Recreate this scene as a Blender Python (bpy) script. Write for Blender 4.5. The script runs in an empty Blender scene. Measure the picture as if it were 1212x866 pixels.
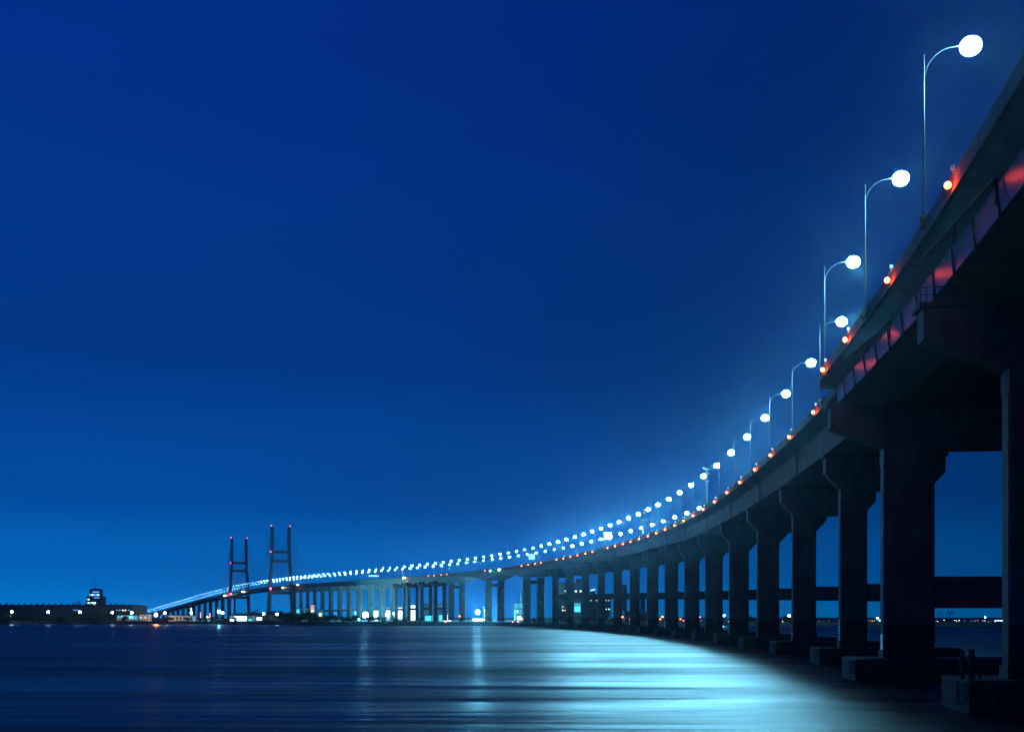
import bpy, bmesh, math, random
import numpy as np
from mathutils import Vector, Matrix
random.seed(7)
SC = bpy.context.scene
COL = SC.collection

# ------------------------------------------------------------------ camera
F = 1300.0 / 1212.0            # focal length in picture widths
CAM_Z = 7.0
cam_d = bpy.data.cameras.new("camera")
cam_d.sensor_width = 36.0
cam_d.lens = 36.0 * F
cam_d.shift_y = 296.0 / 1212.0
cam_d.clip_start = 0.1
cam_d.clip_end = 60000.0
cam = bpy.data.objects.new("camera", cam_d)
COL.objects.link(cam)
cam.location = (0.0, 0.0, CAM_Z)
cam.rotation_euler = (math.radians(90), 0, 0)
SC.camera = cam

# ------------------------------------------------------------------ night sky
world = bpy.data.worlds.new("World")
SC.world = world
world.use_nodes = True
wn, wl = world.node_tree.nodes, world.node_tree.links
wn.clear()
w_out = wn.new("ShaderNodeOutputWorld")
w_bg = wn.new("ShaderNodeBackground")
tc = wn.new("ShaderNodeTexCoord")
sep = wn.new("ShaderNodeSeparateXYZ")
wl.new(tc.outputs["Generated"], sep.inputs[0])
ramp = wn.new("ShaderNodeValToRGB")
ramp.color_ramp.interpolation = 'EASE'
els = ramp.color_ramp.elements
sky_stops = [(0.0, (0.001, 0.150, 0.46)), (0.045, (0.0008, 0.092, 0.345)), (0.11, (0.0007, 0.048, 0.235)),
             (0.24, (0.0007, 0.029, 0.180)), (0.48, (0.0007, 0.0215, 0.185)), (1.0, (0.0008, 0.017, 0.165))]
els[0].position, els[0].color = sky_stops[0][0], (*sky_stops[0][1], 1)
els[1].position, els[1].color = sky_stops[-1][0], (*sky_stops[-1][1], 1)
for pos, c in sky_stops[1:-1]:
    e = els.new(pos)
    e.color = (*c, 1)
wl.new(sep.outputs["Z"], ramp.inputs[0])
# the city glow sits beyond the left shore and fades away round the sky
az = wn.new("ShaderNodeMapRange")
az.interpolation_type = 'SMOOTHSTEP'
az.inputs["From Min"].default_value = -0.25
az.inputs["From Max"].default_value = 0.95
az.inputs["To Min"].default_value = 0.42
az.inputs["To Max"].default_value = 1.45
dot = wn.new("ShaderNodeVectorMath"); dot.operation = 'DOT_PRODUCT'
dot.inputs[1].default_value = (-0.87, 0.50, 0.0)
wl.new(tc.outputs["Generated"], dot.inputs[0])
wl.new(dot.outputs["Value"], az.inputs["Value"])
cm = wn.new("ShaderNodeMapping"); cm.inputs["Scale"].default_value = (1.6, 1.6, 6.0)
cn = wn.new("ShaderNodeTexNoise"); cn.inputs["Scale"].default_value = 1.3; cn.inputs["Detail"].default_value = 4
wl.new(tc.outputs["Generated"], cm.inputs[0]); wl.new(cm.outputs[0], cn.inputs["Vector"])
cr = wn.new("ShaderNodeMapRange")
cr.inputs["From Min"].default_value = 0.3; cr.inputs["From Max"].default_value = 0.7
cr.inputs["To Min"].default_value = 0.93; cr.inputs["To Max"].default_value = 1.07
wl.new(cn.outputs[0], cr.inputs["Value"])
cx_ = wn.new("ShaderNodeMath"); cx_.operation = 'MULTIPLY'
wl.new(az.outputs[0], cx_.inputs[0]); wl.new(cr.outputs[0], cx_.inputs[1])
mul = wn.new("ShaderNodeVectorMath"); mul.operation = 'SCALE'
wl.new(ramp.outputs[0], mul.inputs[0])
wl.new(cx_.outputs[0], mul.inputs["Scale"])
wl.new(mul.outputs[0], w_bg.inputs[0])
w_bg.inputs[1].default_value = 1.0
wl.new(w_bg.outputs[0], w_out.inputs[0])

SC.view_settings.view_transform = 'Standard'
SC.view_settings.look = 'None'
SC.view_settings.exposure = 0.0
SC.view_settings.gamma = 1.0
SC.view_settings.use_curve_mapping = False
SC.cycles.use_denoising = True
SC.cycles.sample_clamp_indirect = 3.0
SC.cycles.max_bounces = 6
SC.cycles.volume_bounces = 0

# ------------------------------------------------------------------ materials
def new_mat(name):
    m = bpy.data.materials.new(name)
    m.use_nodes = True
    return m, m.node_tree.nodes, m.node_tree.links, m.node_tree.nodes["Principled BSDF"]

def plain(name, col, rough=0.6, metal=0.0, noise=0.25, scale=1.5):
    m, n, l, b = new_mat(name)
    t = n.new("ShaderNodeTexCoord")
    nz = n.new("ShaderNodeTexNoise")
    nz.inputs["Scale"].default_value = scale
    nz.inputs["Detail"].default_value = 5
    l.new(t.outputs["Object"], nz.inputs["Vector"])
    mx = n.new("ShaderNodeMix"); mx.data_type = 'RGBA'
    mx.inputs[6].default_value = (*[c * (1 - noise) for c in col], 1)
    mx.inputs[7].default_value = (*[min(1, c * (1 + noise)) for c in col], 1)
    l.new(nz.outputs[0], mx.inputs[0])
    l.new(mx.outputs[2], b.inputs["Base Color"])
    b.inputs["Roughness"].default_value = rough
    b.inputs["Metallic"].default_value = metal
    return m

def glow(name, col, strength, base=(0.8, 0.8, 0.8)):
    m, n, l, b = new_mat(name)
    b.inputs["Base Color"].default_value = (*base, 1)
    b.inputs["Emission Color"].default_value = (*col, 1)
    b.inputs["Emission Strength"].default_value = strength
    b.inputs["Roughness"].default_value = 0.3
    return m

def concrete(name, col, streak=(0.05, 0.5), boards=None, rough=0.75, tide=None):
    """weathered concrete, streaks running down; u = along, v = down the surface"""
    m, n, l, b = new_mat(name)
    t = n.new("ShaderNodeTexCoord")
    mp = n.new("ShaderNodeMapping")
    mp.inputs["Scale"].default_value = (streak[1], streak[1], streak[0])
    l.new(t.outputs["UV"] if boards else t.outputs["Object"], mp.inputs[0])
    if boards:
        mp.inputs["Scale"].default_value = (streak[1], streak[0], 1)
    nz = n.new("ShaderNodeTexNoise")
    nz.inputs["Scale"].default_value = 2.0
    nz.inputs["Detail"].default_value = 8
    nz.inputs["Roughness"].default_value = 0.6
    l.new(mp.outputs[0], nz.inputs["Vector"])
    n2 = n.new("ShaderNodeTexNoise")
    n2.inputs["Scale"].default_value = 0.35
    n2.inputs["Detail"].default_value = 6
    l.new(t.outputs["Object"], n2.inputs["Vector"])
    ml = n.new("ShaderNodeMath"); ml.operation = 'MULTIPLY'
    l.new(nz.outputs[0], ml.inputs[0]); l.new(n2.outputs[0], ml.inputs[1])
    rp = n.new("ShaderNodeValToRGB")
    rp.color_ramp.elements[0].position = 0.10
    rp.color_ramp.elements[0].color = (*[c * 0.45 for c in col], 1)
    rp.color_ramp.elements[1].position = 0.40
    rp.color_ramp.elements[1].color = (*[c * 1.25 for c in col], 1)
    l.new(ml.outputs[0], rp.inputs[0])
    last = rp.outputs[0]
    if boards:
        wv = n.new("ShaderNodeTexWave")
        wv.wave_type = 'BANDS'; wv.bands_direction = 'X'
        wv.inputs["Scale"].default_value = boards
        wv.inputs["Distortion"].default_value = 0.6
        wv.inputs["Detail"].default_value = 1
        l.new(t.outputs["UV"], wv.inputs["Vector"])
        mx = n.new("ShaderNodeMix"); mx.data_type = 'RGBA'; mx.blend_type = 'MULTIPLY'
        mx.inputs[0].default_value = 0.35
        l.new(last, mx.inputs[6]); l.new(wv.outputs[0], mx.inputs[7])
        last = mx.outputs[2]
        bp = n.new("ShaderNodeBump")
        bp.inputs["Strength"].default_value = 0.5
        bp.inputs["Distance"].default_value = 0.03
        l.new(wv.outputs[0], bp.inputs["Height"])
        l.new(bp.outputs[0], b.inputs["Normal"])
    if tide is not None:
        g = n.new("ShaderNodeNewGeometry")
        sp = n.new("ShaderNodeSeparateXYZ")
        l.new(g.outputs["Position"], sp.inputs[0])
        mr = n.new("ShaderNodeMapRange")
        mr.inputs["From Min"].default_value = tide - 0.1
        mr.inputs["From Max"].default_value = tide + 0.1
        mr.inputs["To Min"].default_value = 0.5
        mr.inputs["To Max"].default_value = 1.0
        l.new(sp.outputs["Z"], mr.inputs["Value"])
        sc = n.new("ShaderNodeVectorMath"); sc.operation = 'SCALE'
        l.new(last, sc.inputs[0]); l.new(mr.outputs[0], sc.inputs["Scale"])
        last = sc.outputs[0]
    l.new(last, b.inputs["Base Color"])
    b.inputs["Roughness"].default_value = rough
    return m

M_CONC = concrete("girder_concrete", (0.16, 0.128, 0.112), (0.12, 1.2), boards=0.42)  # red light put into the base colour as a red-brown cast
M_SLAB = concrete("slab_concrete", (0.16, 0.128, 0.112), (0.2, 0.6))  # same red-brown cast painted in for red light
M_PIER = concrete("pier_concrete", (0.16, 0.128, 0.112), (0.06, 0.7), tide=6.4)  # red light on the piers painted in with the same cast
M_CAP = concrete("pile_cap_concrete", (0.06, 0.058, 0.052), (0.3, 0.6), rough=0.85)
M_PANEL = plain("coated_panel", (0.24, 0.23, 0.25), 0.30, 0.0, 0.15, 0.8)
M_RIB = plain("dark_rib", (0.05, 0.05, 0.055), 0.6)
M_ASPH = plain("asphalt", (0.05, 0.05, 0.052), 0.85)
M_STEEL = plain("galvanised_steel", (0.04, 0.042, 0.044), 0.6, 0.3, 0.15)
M_WHITE = plain("white_paint", (0.78, 0.79, 0.8), 0.45, 0.0, 0.08)
M_DARK = plain("dark_metal", (0.06, 0.06, 0.07), 0.55, 0.3)
M_TOWER = plain("tower_paint", (0.16, 0.18, 0.21), 0.6, 0.0, 0.2, 0.2)  # lighter bluish tone stands in for haze over the distance
M_LAND = plain("dark_soil", (0.045, 0.045, 0.04), 0.95, 0.0, 0.5, 0.05)
M_ROCK = plain("seawall_rock", (0.10, 0.095, 0.09), 0.9, 0.0, 0.5, 0.4)
M_LEAF = plain("dark_leaves", (0.035, 0.06, 0.03), 0.8, 0.0, 0.5, 0.7)
M_BARK = plain("bark", (0.08, 0.06, 0.045), 0.9)
M_WALL = plain("painted_wall", (0.42, 0.43, 0.44), 0.8, 0.0, 0.2, 0.15)
M_WALL_D = plain("grey_cladding", (0.05, 0.055, 0.06), 0.75, 0.0, 0.25, 0.15)
M_ROOF = plain("dark_roof", (0.07, 0.075, 0.08), 0.7, 0.0, 0.3, 0.2)
M_TIMBER = plain("wet_timber", (0.10, 0.07, 0.05), 0.8, 0.0, 0.5, 2.0)
M_REDWHITE = plain("red_paint", (0.5, 0.06, 0.04), 0.6)

LAMP_COL = (0.21, 0.72, 1.0)
LAMP_E = 1400.0
G_LAMP = glow("street_lamp_light", LAMP_COL, LAMP_E)
G_LAMP_F = glow("middle_street_lamp_light", LAMP_COL, 800.0)
G_LAMP_M = glow("older_street_lamp_light", LAMP_COL, 300.0)  # same lamps farther along, their fainter look put into weaker emission
G_LAMP_D = glow("small_street_lamp_light", (0.22, 0.66, 1.0), 95.0)
G_TINY = glow("tiny_quay_light_warm", (1.0, 0.72, 0.3), 16.0)
G_TINYW = glow("tiny_quay_light_white", (0.6, 0.9, 1.0), 16.0)
G_TINYR = glow("tiny_quay_light_red", (1.0, 0.12, 0.08), 16.0)
G_DAZZLE = glow("dazzling_floodlight", (0.22, 0.76, 1.0), 420.0)
G_GROUND = glow("cyan_ground_floodlight", (0.10, 0.70, 1.0), 2600.0)  # for added lamps, hidden low down to light the land piers
G_RED = glow("marker_light_red", (1.0, 0.075, 0.010), 60.0)
G_FLOOD = glow("floodlight_white", (0.16, 0.68, 1.0), 3200.0)
G_SHORE = glow("shore_lamp_light", (0.55, 0.90, 1.0), 60.0)
G_ORANGE = glow("orange_floodlight", (1.0, 0.36, 0.09), 260.0)
G_AVIA = glow("aviation_light", (1.0, 0.06, 0.14), 24.0)
G_CYAN = glow("green_signal_light", (0.05, 1.0, 0.75), 500.0)
G_YEL = glow("warm_work_light", (1.0, 0.75, 0.35), 330.0)
G_WIN = glow("lit_window_cool", (0.45, 0.88, 1.0), 2.6)
G_WINB = glow("lit_window_blue", (0.08, 0.30, 0.9), 1.4)
G_WINW = glow("lit_window_warm", (1.0, 0.86, 0.6), 1.5)
G_WHITEWALL = glow("lit_hall_front", (0.6, 0.92, 1.0), 4.0)  # white light on walls put into the surface as glow; also bright rooms
G_TEAL = glow("lit_teal_front", (0.03, 0.55, 0.66), 1.8)  # teal light on building fronts, carried by the surface's own glow
G_TEALD = glow("dim_teal_front", (0.03, 0.32, 0.46), 0.8)  # weaker glow painted for the less lit parts of fronts
G_GREEN = glow("green_message_dots", (0.12, 1.0, 0.35), 3.0)
G_REDNEON = glow("red_light_strip", (1.0, 0.05, 0.05), 2.0)
G_PINK = glow("pink_lit_panel", (1.0, 0.25, 0.32), 1.4)  # pink light on a tower block, built in as glow

# water: long calm swells, slightly rough
def water_material():
    m, n, l, b = new_mat("sea_water")
    b.inputs["Base Color"].default_value = (0.003, 0.010, 0.016, 1)
    b.inputs["IOR"].default_value = 1.333
    b.distribution = 'GGX'
    t = n.new("ShaderNodeTexCoord")
    def nse(sx, sy, rot, detail, off=0.0, warp=0.0):
        mp = n.new("ShaderNodeMapping")
        mp.inputs["Scale"].default_value = (sx, sy, 1)
        mp.inputs["Rotation"].default_value = (0, 0, math.radians(rot))
        mp.inputs["Location"].default_value = (off, off * 1.7, 0)
        l.new(t.outputs["Object"], mp.inputs[0])
        z = n.new("ShaderNodeTexNoise")
        z.inputs["Scale"].default_value = 1.0
        z.inputs["Detail"].default_value = detail
        z.inputs["Roughness"].default_value = 0.55
        z.inputs["Distortion"].default_value = warp
        l.new(mp.outputs[0], z.inputs["Vector"])
        return z.outputs[0]
    swell = nse(0.0050, 0.026, 3.0, 3, 0.0, 0.5)
    wake = nse(0.011, 0.10, -4.0, 4, 5.3, 0.6)
    chop = nse(0.25, 0.9, 8, 3, 11.0)
    def bump(h, dist, prev=None):
        bp = n.new("ShaderNodeBump")
        bp.inputs["Strength"].default_value = 1.0
        bp.inputs["Distance"].default_value = dist
        l.new(h, bp.inputs["Height"])
        if prev: l.new(prev, bp.inputs["Normal"])
        return bp.outputs[0]
    nn = bump(swell, 2.6)
    nn = bump(wake, 0.9, nn)
    nn = bump(chop, 0.11, nn)
    l.new(nn, b.inputs["Normal"])
    # smoother slicks and rougher ruffled strips
    mr = n.new("ShaderNodeMapRange")
    band = nse(0.0075, 0.050, 2.0, 5, 21.0, 0.8)
    mr.interpolation_type = 'SMOOTHSTEP'
    mr.inputs["From Min"].default_value = 0.34
    mr.inputs["From Max"].default_value = 0.60
    mr.inputs["To Min"].default_value = 0.30
    mr.inputs["To Max"].default_value = 0.47
    l.new(band, mr.inputs["Value"])
    l.new(mr.outputs[0], b.inputs["Roughness"])
    return m
M_WATER = water_material()

# ------------------------------------------------------------------ helpers
class MB:
    def __init__(s):
        s.v, s.f, s.uv, s.sm = [], [], [], False
    def quadstrip(s, rings, closed=True, caps=True, uvs=None):
        b = len(s.v)
        n = len(rings[0])
        for r in rings: s.v.extend(r)
        for i in range(len(rings) - 1):
            for j in range(n if closed else n - 1):
                k = (j + 1) % n
                s.f.append((b + i * n + j, b + i * n + k, b + (i + 1) * n + k, b + (i + 1) * n + j))
                if uvs:
                    u0, u1 = uvs[0][i], uvs[0][i + 1]
                    v0, v1 = uvs[1][j], uvs[1][j + 1]
                    s.uv.append(((u0, v0), (u0, v1), (u1, v1), (u1, v0)))
                else:
                    s.uv.append(None)
        if caps and closed:
            s.f.append(tuple(b + j for j in reversed(range(n)))); s.uv.append(None)
            s.f.append(tuple(b + (len(rings) - 1) * n + j for j in range(n))); s.uv.append(None)
        return s
    def box(s, x0, x1, y0, y1, z0, z1):
        r = lambda z: [(x0, y0, z), (x1, y0, z), (x1, y1, z), (x0, y1, z)]
        return s.quadstrip([r(z0), r(z1)])
    def tube(s, pts, rad, n=8):
        pts = [Vector(p) for p in pts]
        rads = rad if isinstance(rad, (list, tuple)) else [rad] * len(pts)
        rings = []
        for i, p in enumerate(pts):
            d = (pts[min(i + 1, len(pts) - 1)] - pts[max(i - 1, 0)]).normalized()
            a = d.cross(Vector((0, 1, 0.01)) if abs(d.y) < 0.9 else Vector((1, 0, 0))).normalized()
            c = d.cross(a)
            rings.append([tuple(p + rads[i] * (math.cos(t) * a + math.sin(t) * c)) for t in [2 * math.pi * j / n for j in range(n)]])
        return s.quadstrip(rings)
    def ball(s, c, r, seg=10, rings=6, sz=1.0):
        c = Vector(c); rr = []
        for i in range(1, rings):
            t = math.pi * i / rings
            rr.append([(c.x + r * math.sin(t) * math.cos(2 * math.pi * j / seg), c.y + r * math.sin(t) * math.sin(2 * math.pi * j / seg), c.z - r * sz * math.cos(t)) for j in range(seg)])
        return s.quadstrip(rr)
    def poly(s, pts):
        b = len(s.v); s.v.extend(pts); s.f.append(tuple(range(b, b + len(pts)))); s.uv.append(None); return s
    def mesh(s, name, mat, smooth=False):
        me = bpy.data.meshes.new(name)
        me.from_pydata(s.v, [], s.f)
        if any(u for u in s.uv):
            lay = me.uv_layers.new(name="UVMap").data
            for p in me.polygons:
                u = s.uv[p.index]
                if u:
                    for k, li in enumerate(p.loop_indices): lay[li].uv = u[k]
        for m in (mat if isinstance(mat, (list, tuple)) else [mat]): me.materials.append(m)
        bm = bmesh.new(); bm.from_mesh(me)
        bmesh.ops.recalc_face_normals(bm, faces=bm.faces)
        bm.to_mesh(me); bm.free()
        if smooth:
            for p in me.polygons: p.use_smooth = True
        return me
    def build(s, name, mat, parent=None, smooth=False):
        return link(name, s.mesh(name, mat, smooth), parent)

def link(name, me, parent=None):
    o = bpy.data.objects.new(name, me)
    COL.objects.link(o)
    if parent: o.parent = parent
    return o

def tag(o, label=None, cat=None, group=None, kind=None):
    if label: o["label"] = label
    if cat: o["category"] = cat
    if group: o["group"] = group
    if kind: o["kind"] = kind
    return o

def empty(name, loc, rz=0.0, label=None, cat=None, group=None):
    o = bpy.data.objects.new(name, None)
    o.empty_display_size = 0.5
    COL.objects.link(o)
    o.location = loc
    o.rotation_euler = (0, 0, rz)
    return tag(o, label, cat, group)

def copy_tree(o, parent=None):
    c = o.copy()
    COL.objects.link(c)
    c.parent = parent
    for ch in list(o.children): copy_tree(ch, c)
    return c

def nth(i):
    suf = 'th' if 10 <= i % 100 <= 20 else {1: 'st', 2: 'nd', 3: 'rd'}.get(i % 10, 'th')
    return f"{i}{suf}"

# ------------------------------------------------------------------ the line of the bridge
# plan of the lamp line over the near edge: lamp number k, x, y, lamp height above the eye
TAB = np.array([(-12,-15.56,-127.88,40.79),(-8,12.40,-37.50,40.79),(-4,32.49,54.96,40.75),(0,44.88,148.76,40.00),(4,52.25,243.11,39.75),(8,55.34,337.69,40.45),(12,53.76,432.30,42.05),(16,47.24,526.71,43.69),(20,35.71,620.63,44.93),(24,19.18,713.80,45.78),(28,-2.53,805.91,46.67),(32,-29.60,896.58,47.63),(36,-61.57,985.65,48.50),(40,-97.58,1073.16,49.32),(44,-136.26,1159.53,50.22),(48,-176.06,1245.40,51.22),(52,-215.98,1331.21,52.27),(56,-255.33,1417.28,53.24),(60,-293.64,1503.81,54.11),(64,-331.12,1590.72,54.7),(68,-369.04,1677.43,55.2),(72,-407.49,1763.91,55.35),(76,-446.45,1850.15,54.9),(80,-485.93,1936.16,53.7),(84,-525.93,2021.94,51.9),(88,-566.43,2107.47,49.4),(92,-607.46,2192.76,46.7),(96,-648.99,2277.80,43.6),(100,-691.03,2362.59,39.9),(104,-733.58,2447.12,35.8),(108,-776.64,2531.40,31.8),(112,-820.20,2615.42,27.8),(116,-864.26,2699.18,23.7),(120,-908.83,2782.67,19.7),(124,-953.89,2865.89,15.7),(128,-999.46,2948.84,12.6),(132,-1045.52,3031.51,11.2),(136,-1092.08,3113.91,10.9)])
SP = 23.66                      # lamp spacing in metres
TOPK = [-12, -8, -4, -3, -2, -1, 0, 4]
TOPV = [28.6, 28.7, 28.85, 28.75, 28.9, 29.1, 29.2, 29.3]
def spline(kx, ky):
    n = len(kx); h = np.diff(kx); A = np.eye(n); b = np.zeros(n)
    for i in range(1, n - 1):
        A[i, i-1] = h[i-1]; A[i, i] = 2 * (h[i-1] + h[i]); A[i, i+1] = h[i]
        b[i] = 6 * ((ky[i+1] - ky[i]) / h[i] - (ky[i] - ky[i-1]) / h[i-1])
    Mm = np.linalg.solve(A, b)
    def fn(t):
        i = int(np.clip(np.searchsorted(kx, t) - 1, 0, n - 2))
        a = (kx[i+1] - t) / h[i]; c = (t - kx[i]) / h[i]
        return float(a * ky[i] + c * ky[i+1] + ((a**3 - a) * Mm[i] + (c**3 - c) * Mm[i+1]) * h[i]**2 / 6)
    return fn
fx, fy, fh = (spline(TAB[:, 0], TAB[:, i]) for i in (1, 2, 3))
ftop = spline(np.array(TOPK + list(TAB[5:, 0])), np.array(TOPV + list(TAB[5:, 3] - 10.6)))
W = 17.4                        # lamp line to lamp line
E0 = -3.0                       # near parapet face, measured across from the lamp line
E1 = W + 3.0                    # far parapet face
LAYBY = 3.4                     # extra width of the near lay-by
LAY_END = -20.0                 # where the lay-by stops (metres along)
def heading(s):
    k = s / SP
    return math.atan2(fx(k + .05) - fx(k - .05), fy(k + .05) - fy(k - .05))
def at(s, o, z=0.0):
    k = s / SP; h = heading(s)
    return (fx(k) + o * math.cos(h), fy(k) - o * math.sin(h), z)
def top(s): return CAM_Z + ftop(s / SP)
def lampz(s): return CAM_Z + fh(s / SP)
PIER0, PSP = 55.5, 40.95
HAUNCH = [626.0, 734.0, 842.0]
def depth(s):
    """depth of the girder below the parapet top"""
    if s < 546: return 5.4
    if s < HAUNCH[0]: return 5.4 + 3.0 * max(0, (s - 560) / (HAUNCH[0] - 560)) ** 2
    for a, b in zip(HAUNCH, HAUNCH[1:]):
        if s <= b: return 4.3 + 4.1 * (abs(s - (a + b) / 2) / ((b - a) / 2)) ** 2
    if s < 888: return 5.2 + 3.2 * (1 - (s - 842) / 46) ** 2
    return 5.2

def sweep(prof, s0, s1, ds=6.0, mb=None):
    """prof(s) -> list of (offset across, height)"""
    n = max(1, int(math.ceil((s1 - s0) / ds)))
    rings, us = [], []
    for i in range(n + 1):
        s = s0 + (s1 - s0) * i / n
        us.append(s)
        rings.append([at(s, o, z) for o, z in prof(s)])
    p = prof(s0); vs = [0.0]
    for j in range(len(p)):
        a, b = p[j], p[(j + 1) % len(p)]
        vs.append(vs[-1] + math.hypot(a[0] - b[0], a[1] - b[1]))
    mb = mb or MB()
    return mb.quadstrip(rings, uvs=(us, vs))

def lay(s): return LAYBY if s < LAY_END else 0.0

# ------------------------------------------------------------------ viaduct deck
deck = empty("viaduct_deck", at(0, 8.7, 0), 0, "long concrete box girder road deck curving over the sea to the towers", "bridge deck")
deck_inv = Matrix.Translation(Vector(deck.location)).inverted()
def dpart(mb, name, mat, parent=deck):
    o = mb.build(name, mat, None)
    o.parent = parent
    o.matrix_parent_inverse = deck_inv
    return o
S_NEAR = -215.0
S_FAR = 128 * SP

def seg_parts(s0, s1, ds, L, fine=True):
    g = 0.035 if fine else 0.0
    e = E0 - L
    wt = 1.7 if L else 2.0          # web top inset
    wb = 1.9 if L else 2.9
    # road slab with its tapering cantilevers
    slab = lambda s: [(e + .12, top(s) - 1.0), (E1 - .12, top(s) - 1.0), (E1 - .12, top(s) - 1.25), (E1 - 2.0, top(s) - 2.3),
                      (e + wt, top(s) - 2.3), (e + .12, top(s) - 1.25)]
    dpart(sweep(slab, s0 + g, s1 - g, ds), "road_slab", M_SLAB)
    if L:
        box = lambda s: [(e + wt + .25, top(s) - 2.3), (E1 - 2.0, top(s) - 2.3), (E1 - 2.9, top(s) - depth(s)), (e + 7.0, top(s) - depth(s)), (e + wb + .25, top(s) - 4.15)]
    else:
        box = lambda s: [(e + wt, top(s) - 2.3), (E1 - 2.0, top(s) - 2.3), (E1 - 2.9, top(s) - depth(s)), (e + wb, top(s) - depth(s))]
    dpart(sweep(box, s0 + g, s1 - g, ds), "girder_segment", M_CONC)

def parapet(s0, s1, ds, e, sgn):
    pf = lambda s: [(e, top(s)), (e + sgn * .28, top(s)), (e + sgn * .42, top(s) - .98), (e + sgn * .10, top(s) - .99), (e + sgn * .10, top(s) - 1.32), (e - sgn * .10, top(s) - 1.32), (e - sgn * .10, top(s) - 1.08), (e, top(s) - 1.05)]
    g = 0.012
    dpart(sweep(pf, s0 + g, s1 - g, ds), "parapet", M_SLAB)

# spans near enough to show their segment joints
joints = [S_NEAR + 13.0 * i for i in range(16)]
joints = [j for j in joints if j < LAY_END - 6] + [LAY_END]
for a, b in zip(joints, joints[1:]):
    seg_parts(a, b, 4.5, LAYBY)
    parapet(a, b, 4.5, E0 - LAYBY, 1)
    parapet(a, b, 4.5, E1, -1)
s = LAY_END
step = PSP / 3
while s < 546:
    b = min(s + step, 546)
    seg_parts(s, b, 7.0, 0)
    parapet(s, b, 7.0, E0, 1)
    parapet(s, b, 7.0, E1, -1)
    s = b
while s < S_FAR - 1:
    b = min(s + (27.0 if s < 900 else 82.0), S_FAR)
    seg_parts(s, b, 9.0 if s < 900 else 20.0, 0, False)
    parapet(s, b, 27.0, E0, 1)
    parapet(s, b, 27.0, E1, -1)
    s = b
# lay-by end wall
ew = MB()
pr = lambda s: [(E0 - LAYBY - .05, top(s) - .2), (E0 - .3, top(s) - .2), (E0 - .3, top(s) - 2.34), (E0 - LAYBY - .05, top(s) - 2.34)]
dpart(sweep(pr, LAY_END + .02, LAY_END + .35, 1.0), "end_wall", M_SLAB)
# inner core that closes the segment joints
core = lambda s: [(E0 + 2.35, top(s) - 2.0), (E1 - 2.35, top(s) - 2.0), (E1 - 3.1, top(s) - depth(s) + .12), (E0 + 3.15, top(s) - depth(s) + .12)]
dpart(sweep(core, S_NEAR + 1, 546, 7.0), "girder_core", M_RIB)
road = lambda s: [(E0 + .5 - lay(s), top(s) - .99), (E1 - .5, top(s) - .99), (E1 - .5, top(s) - .93), (E0 + .5 - lay(s), top(s) - .93)]
dpart(sweep(road, S_NEAR + 1, LAY_END - .1, 7.0), "road_surface", M_ASPH)
dpart(sweep(road, LAY_END + .4, S_FAR, 14.0), "road_surface", M_ASPH)

# coated side panels of the lay-by with dark ribs between them
e = E0 - LAYBY
s = -215.0
PAN = 5.75
while s < LAY_END - 1:
    b = min(s + PAN, LAY_END)
    pf = lambda q: [(e + 1.70, top(q) - 2.31), (e + 1.90, top(q) - 2.31), (e + 2.10, top(q) - 4.14), (e + 1.90, top(q) - 4.14)]
    dpart(sweep(pf, s + .10, b - .10, 3.0), "side_panel", M_PANEL)
    rf = lambda q: [(e + 1.60, top(q) - 2.31), (e + 1.90, top(q) - 2.31), (e + 2.12, top(q) - 4.25), (e + 1.80, top(q) - 4.25)]
    dpart(sweep(rf, b - .09, b + .09, 3.0), "panel_rib", M_RIB)
    s = b
# drain pipes under the edges
def pipe(pts, name="drain_pipe", r=.10):
    dpart(MB().tube(pts, r, 7), name, M_STEEL)
for sa in (-66.0, -33.0, -107.0):
    p0 = at(sa, e + .5, top(sa) - 1.75); p1 = at(sa - 17.5, e + 1.45, top(sa - 17.5) - 2.1)
    pipe([p0, p1, (p1[0], p1[1], p1[2] - 1.7)])
    q = at(sa - 9, e + 1.0, 0)
    pipe([(q[0], q[1], top(sa) - 1.3), (q[0], q[1], top(sa) - 3.2)])
for n in range(14):
    sa = 35.0 + PSP * n
    p0 = at(sa - 6, E0 + .4, top(sa) - 1.6); p1 = at(sa, E0 + 2.5, top(sa) - 4.2); p2 = (p1[0], p1[1], p1[2] - 2.3)
    pipe([p0, at(sa - 3, E0 + 1.9, top(sa) - 2.6), p1, p2], r=.09)

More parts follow.
